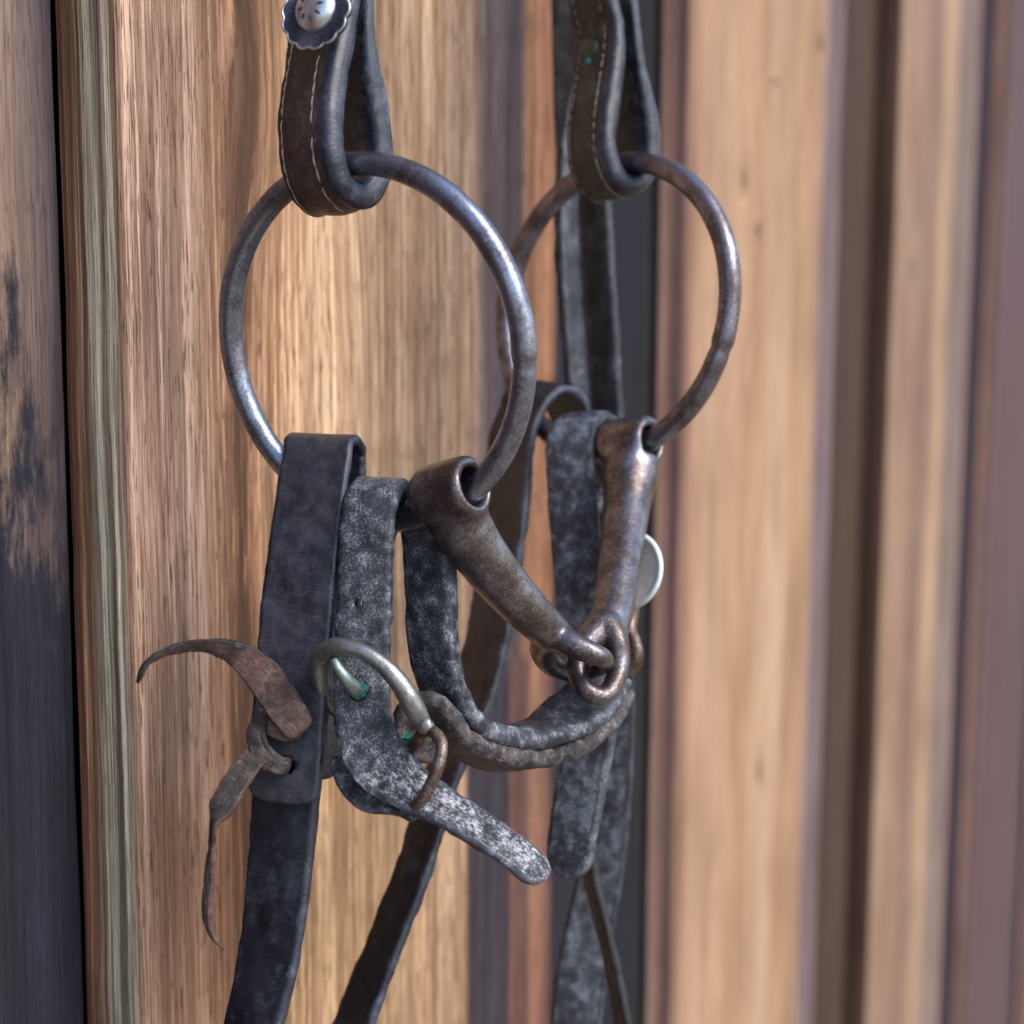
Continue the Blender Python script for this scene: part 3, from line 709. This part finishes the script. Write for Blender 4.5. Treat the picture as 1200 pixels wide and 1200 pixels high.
Strap([(306, 842, .3665, 10, 3.0, 1.4), (298, 858, .3645, 10, 3.4), (300, 876, .3640, 10, 3.4), (312, 893, .3645, 0, 3.4), (322, 900, .3670, -10)], seed=9, step=.0005, wob=.0001).build('lace_loop', [m_thong_dark, m_thong_dark], tg)
Strap([(316, 878, .3660, 30, 5.0, 1.4), (300, 888, .3640, 25, 5.2), (284, 906, .3620, 20, 5.6, 1.4), (266, 934, .3600, 20, 6.0), (257, 952, .3590, 30, 5.4), (251, 964, .3585, 50, 3.2, 1.1), (249, 985, .3585, 60, 2.6, 1.2), (246, 1030, .3580, 40, 3.0, 1.2), (242, 1072, .3580, 40, 2.8, 1.2), (247, 1094, .3582, 50, 2.0, 1.0), (262, 1113, .3590, 60, 1.0, .8)],
      ends=('soft', 'taper'), seed=8, step=.0006, wob=.00015).build('lace', [m_thong_dark, m_thong], reinL, 'lower tail of the thong, kinked and thin')

# ------------------------------------------------------------------ curb strap with buckle
curb = thing('curb_strap', 'mildewed black curb strap with grey oval buckle slung between both bit rings', 'strap', P(560, 800, .38))
H = Strap([(434, 690, .388, 22, 11.5, 3.0), (442, 610, .3880, A(26,-4)), (452, 582, .3865, A(26,-4)), (451, 568, .3805, A(26,-4)), (440, 574, .3735, A(26,-4), 12.8, 3.2), (434, 592, .3705, 24), (429, 650, .3690, 20), (427, 710, .3680, 16), (425, 770, .3675, 12, 12.6, 3.2), (424, 815, .3665, 8), (430, 860, .3650, 0, 12.8), (448, 897, .3635, -14), (478, 922, .3620, -34, 11.5, 3.0),
           (515, 943, .3600, -52, 10.5, 2.4), (560, 970, .3575, -54, 10.2, 2.1), (600, 997, .3555, -55, 9.8, 2.0), (640, 1031, .3535, -55, 9.6, 1.9)], ends=('soft', 'round'), seed=11, step=.0005, wob=.00016, crown=.1)
hL = arc_at(H, 452, 890, .03)
H.wrinkles = ((hL, .008, .0014, .0040, .6),)
hs = H.build('strap', [m_curb, m_edge_scuffed], curb, 'front strap whitened with mildew, its flaking tip pointing down right')
# the part past the bend is flaking white
for p in hs.data.polygons:
    c = p.center + LOC[hs.name] - CAM; dd = c.dot(fwd); px = 600+c.dot(rgt)/dd*F; py = 600-c.dot(upv)/dd*F
    if p.material_index == 0 and (px > 468 or py > 905): p.material_index = 2
hs.data.materials.append(m_curb_white)
cut(hs, P(418, 707, .3660), V(-.2, .05, 1), .0010, .008)
cut(hs, P(419, 810, .3650), V(-.2, .05, 1), .0022, .008)
# folded under-layer at the bend
Strap([(418, 880, .3700, 10, 12, 2.6), (424, 906, .3680, 0, 12, 2.6), (436, 926, .3660, -10, 10), (462, 936, .3655, -40, 8, 2.4), (495, 950, .3645, -50, 7, 2.2)], ends=(None, 'soft'), seed=12).build('under_layer', [m_curb_dark, m_edge_scuffed], curb)
J = Strap([(500, 690, .389, 30, 11.5, 3), (508, 600, .388, A(30)), (512, 585, .383, A(30)), (505, 590, .381, A(30), 13, 4.2), (503, 640, .3790, 28), (505, 700, .3785, 28, 13, 4.4), (508, 760, .3785, 32), (519, 806, .3800, 44), (542, 842, .3840, 62, 12.5, 4.8), (578, 862, .3880, 76, 12.5, 5.4), (620, 862, .3930, 98, 12.5, 5.2), (657, 845, .3990, 122, 13.5, 4.2), (690, 820, .4080, 138, 14, 3.6), (712, 790, .4160, 145, 13)],
          ends=('soft', None), seed=13, wob=.00012, crown=.06)
J.build('strap', [m_curb_dark, m_edge_scuffed], curb, 'speckled inner strap curving into a U under the bit')
O2 = Strap([(512, 870, .3790, 62, 11, 3.6), (494, 872, .3780, 58, 11, 3.6), (480, 856, .3770, 58), (485, 834, .3755, 60), (503, 826, .3745, 62), (517, 838, .3760, 62, 11, 4.0), (533, 862, .3800, 62, 11.5, 4.4), (562, 882, .3850, 66, 12, 4.8), (600, 890, .3910, 74, 12, 5.0), (640, 884, .3970, 94, 12, 5.0), (674, 864, .4040, 114, 12.5, 4.4), (702, 836, .4110, 130, 12.5, 3.8), (716, 808, .4180, 142)],
           seed=14, wob=.00016, crown=.06)
O2.build('strap', [m_curb_brown, m_curb_brown], curb, 'dusty brown outer strap wrapped round the buckle bar')
K = Strap([(712, 600, .470, 24, 13.5, 3.2), (706, 525, .4685, A(26,3)), (699, 500, .4655, A(26,3)), (687, 490, .4625, A(26,3)), (675, 499, .4555, A(26,3), 14, 3.4), (669, 520, .4530, 26), (670, 570, .4520, 24), (676, 640, .4475, 20), (684, 720, .4420, 20), (692, 790, .4380, 24), (694, 840, .4350, 26, 13.5), (684, 905, .4330, 28, 14.0), (673, 965, .4320, 28, 13.5), (664, 1030, .4310, 28, 12.5)],
          ends=('soft', 'round'), seed=15, wob=.00013, crown=.12)
ks = K.build('strap', [m_curb_far, m_edge_scuffed], curb, 'far strap over the far ring with a rounded blue-grey tip')
cut(ks, P(689, 862, .4330), V(-.2, 0, 1), .0012, .010)

bk = tube('buckle', ptsr([(374, 792, .3680, 12), (376, 770, .3650, 12.5), (392, 759, .3620, 12), (418, 761, .3600, 10), (446, 777, .3590, 10.5), (470, 803, .3590, 12), (487, 833, .3600, 13), (499, 853, .3620, 9), (497, 866, .3680, 8), (478, 866, .3750, 8), (440, 858, .3755, 8), (402, 838, .3740, 9), (382, 815, .3715, 11)]), m_buckle, curb, closed=True, seg=20, step=.0006, wob=.03)
tube('knob', ptsr([(492, 846, .3605, 9), (500, 850, .3600, 11), (506, 850, .3600, 8.5), (509, 849, .3600, 3)]), m_buckle, bk, seg=14, step=.0003)
tube('tongue', ptsr([(391, 772, .3615, 6), (396, 782, .3612, 6.5), (404, 793, .3618, 8), (413, 804, .3634, 9), (421, 813, .3670, 9), (430, 822, .3720, 8)]), m_tongue, bk, seg=16, step=.0004)
def blob(c, r, mat, parent, name, seed):
    bm = bmesh.new(); bmesh.ops.create_icosphere(bm, subdivisions=4, radius=1)
    vs = []; 
    for v in bm.verts:
        k = 1+.45*mnoise.noise(v.co*2.2+Vector((seed, 0, 0)))+.08*mnoise.noise(v.co*6+Vector((seed, 3, 0)))
        vs.append(c + (rgt*v.co.x*r[0] + upv*v.co.y*r[1] - fwd*v.co.z*r[2])*k)
    fs = [tuple(v.index for v in f.verts) for f in bm.faces]; bm.free()
    return mesh_obj(name, vs, fs, mat, parent)
blob(P(477, 866, .3735), (.0024, .0014, .0012), m_verd, bk, 'verdigris_crust', 2)
blob(P(420, 808, .3650), (.0019, .0020, .0010), m_verd, bk, 'verdigris_crust', 9)
blob(P(395, 768, .3625), (.0006, .0011, .0006), m_verd, bk, 'verdigris_crust', 5)
kp = tube('keeper', ptsr([(497, 858, .3625, 7), (508, 858, .3590, 7.5), (517, 870, .3570, 7.5), (515, 892, .3560, 7.5), (506, 916, .3562, 7.5), (494, 938, .3575, 7.5), (481, 947, .3600, 7), (470, 940, .3650, 6.5), (474, 915, .3700, 6.5), (486, 880, .3700, 6.5)]), m_wire, curb, closed=True, seg=16, step=.0005, wob=.05)
# far buckle, seen as a bright dish rim behind the far bar
v, f = lathe_data([(1e-5, 0), (.0065, .0004), (.0084, .0014), (.0092, .0022), (.0098, .0020), (.0100, .0012), (.0088, -.0002), (.0065, -.0010), (1e-5, -.0014)], P(743, 669, .437), V(-.62, .14, .72), 48, False)
fb = mesh_obj('buckle_plate', v, f, m_bright, curb, label='bright silver dish behind the far bar')
tube('hinge', ptsr([(741, 708, .436, 9), (740, 725, .434, 8), (738, 738, .433, 8.5), (743, 752, .433, 8), (746, 770, .434, 8), (737, 784, .436, 8), (728, 778, .438, 7)]), m_wire, fb, seg=14, step=.0006)

# ------------------------------------------------------------------ far rein
reinR = thing('rein', 'far dark rein looped over the far ring and running down to the lower left', 'rein', P(610, 600, .455), group='leather reins')
WN = (.50, -.10, .86)
NR = Strap([(700, 640, .478, WN, 17, 2.8), (694, 540, .482, WN), (692, 492, .4805, WN, 21), (682, 464, .4775, WN, 22, 3.0), (664, 456, .473, WN), (646, 468, .4685, WN), (631, 494, .466, WN), (624, 530, .463, WN), (619, 580, .4575, WN, 21, 3.2), (612, 640, .455, WN), (603, 700, .451, (.62, 0, .78), 17), (593, 765, .446, (.68, 0, .73), 16.5, 3.2), (572, 835, .440, (.70, .2, .70), 15, 3.2), (540, 905, .434, (.7, .25, .66), 13.5, 3.2),
            (510, 1005, .430, (.7, .25, .66), 13, 3.2), (472, 1105, .427, (.7, .25, .66)), (438, 1200, .425, (.7, .25, .66), 14, 3.2), (395, 1340, .425, (.7, .25, .66)), (350, 1560, .425, (.8, .2, .55)), (340, 2000, .43, (.8, .2, .55))],
           anchor=1, ends=('soft', 'soft'), seed=20, step=.0012, crown=.2)
NR.build('rein_strap', [leather('shaded_black_leather', S(15, 19, 29), .15, S(78, 86, 102), .36, .4, spec=.4, squash=.5), m_edge], reinR)

# ------------------------------------------------------------------ other tack hanging behind
s1 = thing('hanging_strap', 'slate strap with pale blue edge hanging behind the far cheek strap', 'strap', P(665, 200, .49))
Strap([(655, -700, .50, (.6, 0, -.8), 10, 3.6), (668, -200, .492, (.6, 0, -.8)), (676, 0, .489, (.6, 0, -.8)), (673, 80, .488, (.6, 0, -.8), 10, 3.6), (661, 130, .487, (.6, 0, -.8)), (653, 210, .487, (.6, 0, -.8)), (653, 290, .487), (658, 370, .488), (664, 450, .490), (668, 540, .493), (664, 640, .497), (650, 760, .50)], anchor=-1, seed=31, step=.002).build('strap', [m_slate, m_edge], s1)
s2 = thing('hanging_strap', 'black narrow strap hanging straight behind the far bit ring', 'strap', P(700, 300, .50))
Strap([(672, -700, .512, 30, 10, 3.4), (684, -100, .506, 30, 10, 3.4), (690, 100, .503, 30), (697, 240, .50, 30), (704, 340, .50, 30), (710, 440, .502, 30), (714, 560, .505, 30), (716, 760, .51, 30)], seed=32, step=.002).build('strap', [m_black, m_slate], s2)
s3 = thing('hanging_strap', 'wide black strap hanging deepest, behind the stud of the far cheek strap', 'strap', P(670, 50, .53))
Strap([(668, -700, .545, 10, 15, 3), (672, -100, .54, 10), (676, 120, .538, 10), (684, 300, .54, 10), (690, 480, .545, 10), (694, 700, .55, 10)], seed=33, step=.002).build('strap', [m_black, m_black], s3)
s4 = thing('hanging_strap', 'blue-grey scuffed wide strap hanging behind the rounded blue-grey tip of the curb strap', 'strap', P(690, 1050, .49))
Strap([(722, 740, .475, 20, 10, 3), (722, 850, .478, 20, 11, 3), (716, 930, .48, 20, 12), (706, 1010, .483, 14, 13, 3), (692, 1080, .486, 10, 14), (680, 1150, .488, 10, 15), (672, 1230, .49, 10, 15), (660, 1420, .495, 10), (660, 1800, .5, 10)], seed=34, step=.002).build('strap', [m_curb_far, m_slate], s4)
s5 = thing('hanging_strap', 'thin dark brown strap curving down beside the wide blue-grey strap', 'strap', P(710, 1100, .47))
Strap([(684, 940, .470, 70, 9, 2.6), (688, 1005, .469, 70), (700, 1060, .468, 72), (715, 1120, .467, 72), (727, 1180, .466, 72), (734, 1240, .466, 72), (740, 1400, .466, 72), (738, 1700, .47, 60)], seed=35, step=.002).build('strap', [m_thong_dark, m_black], s5)
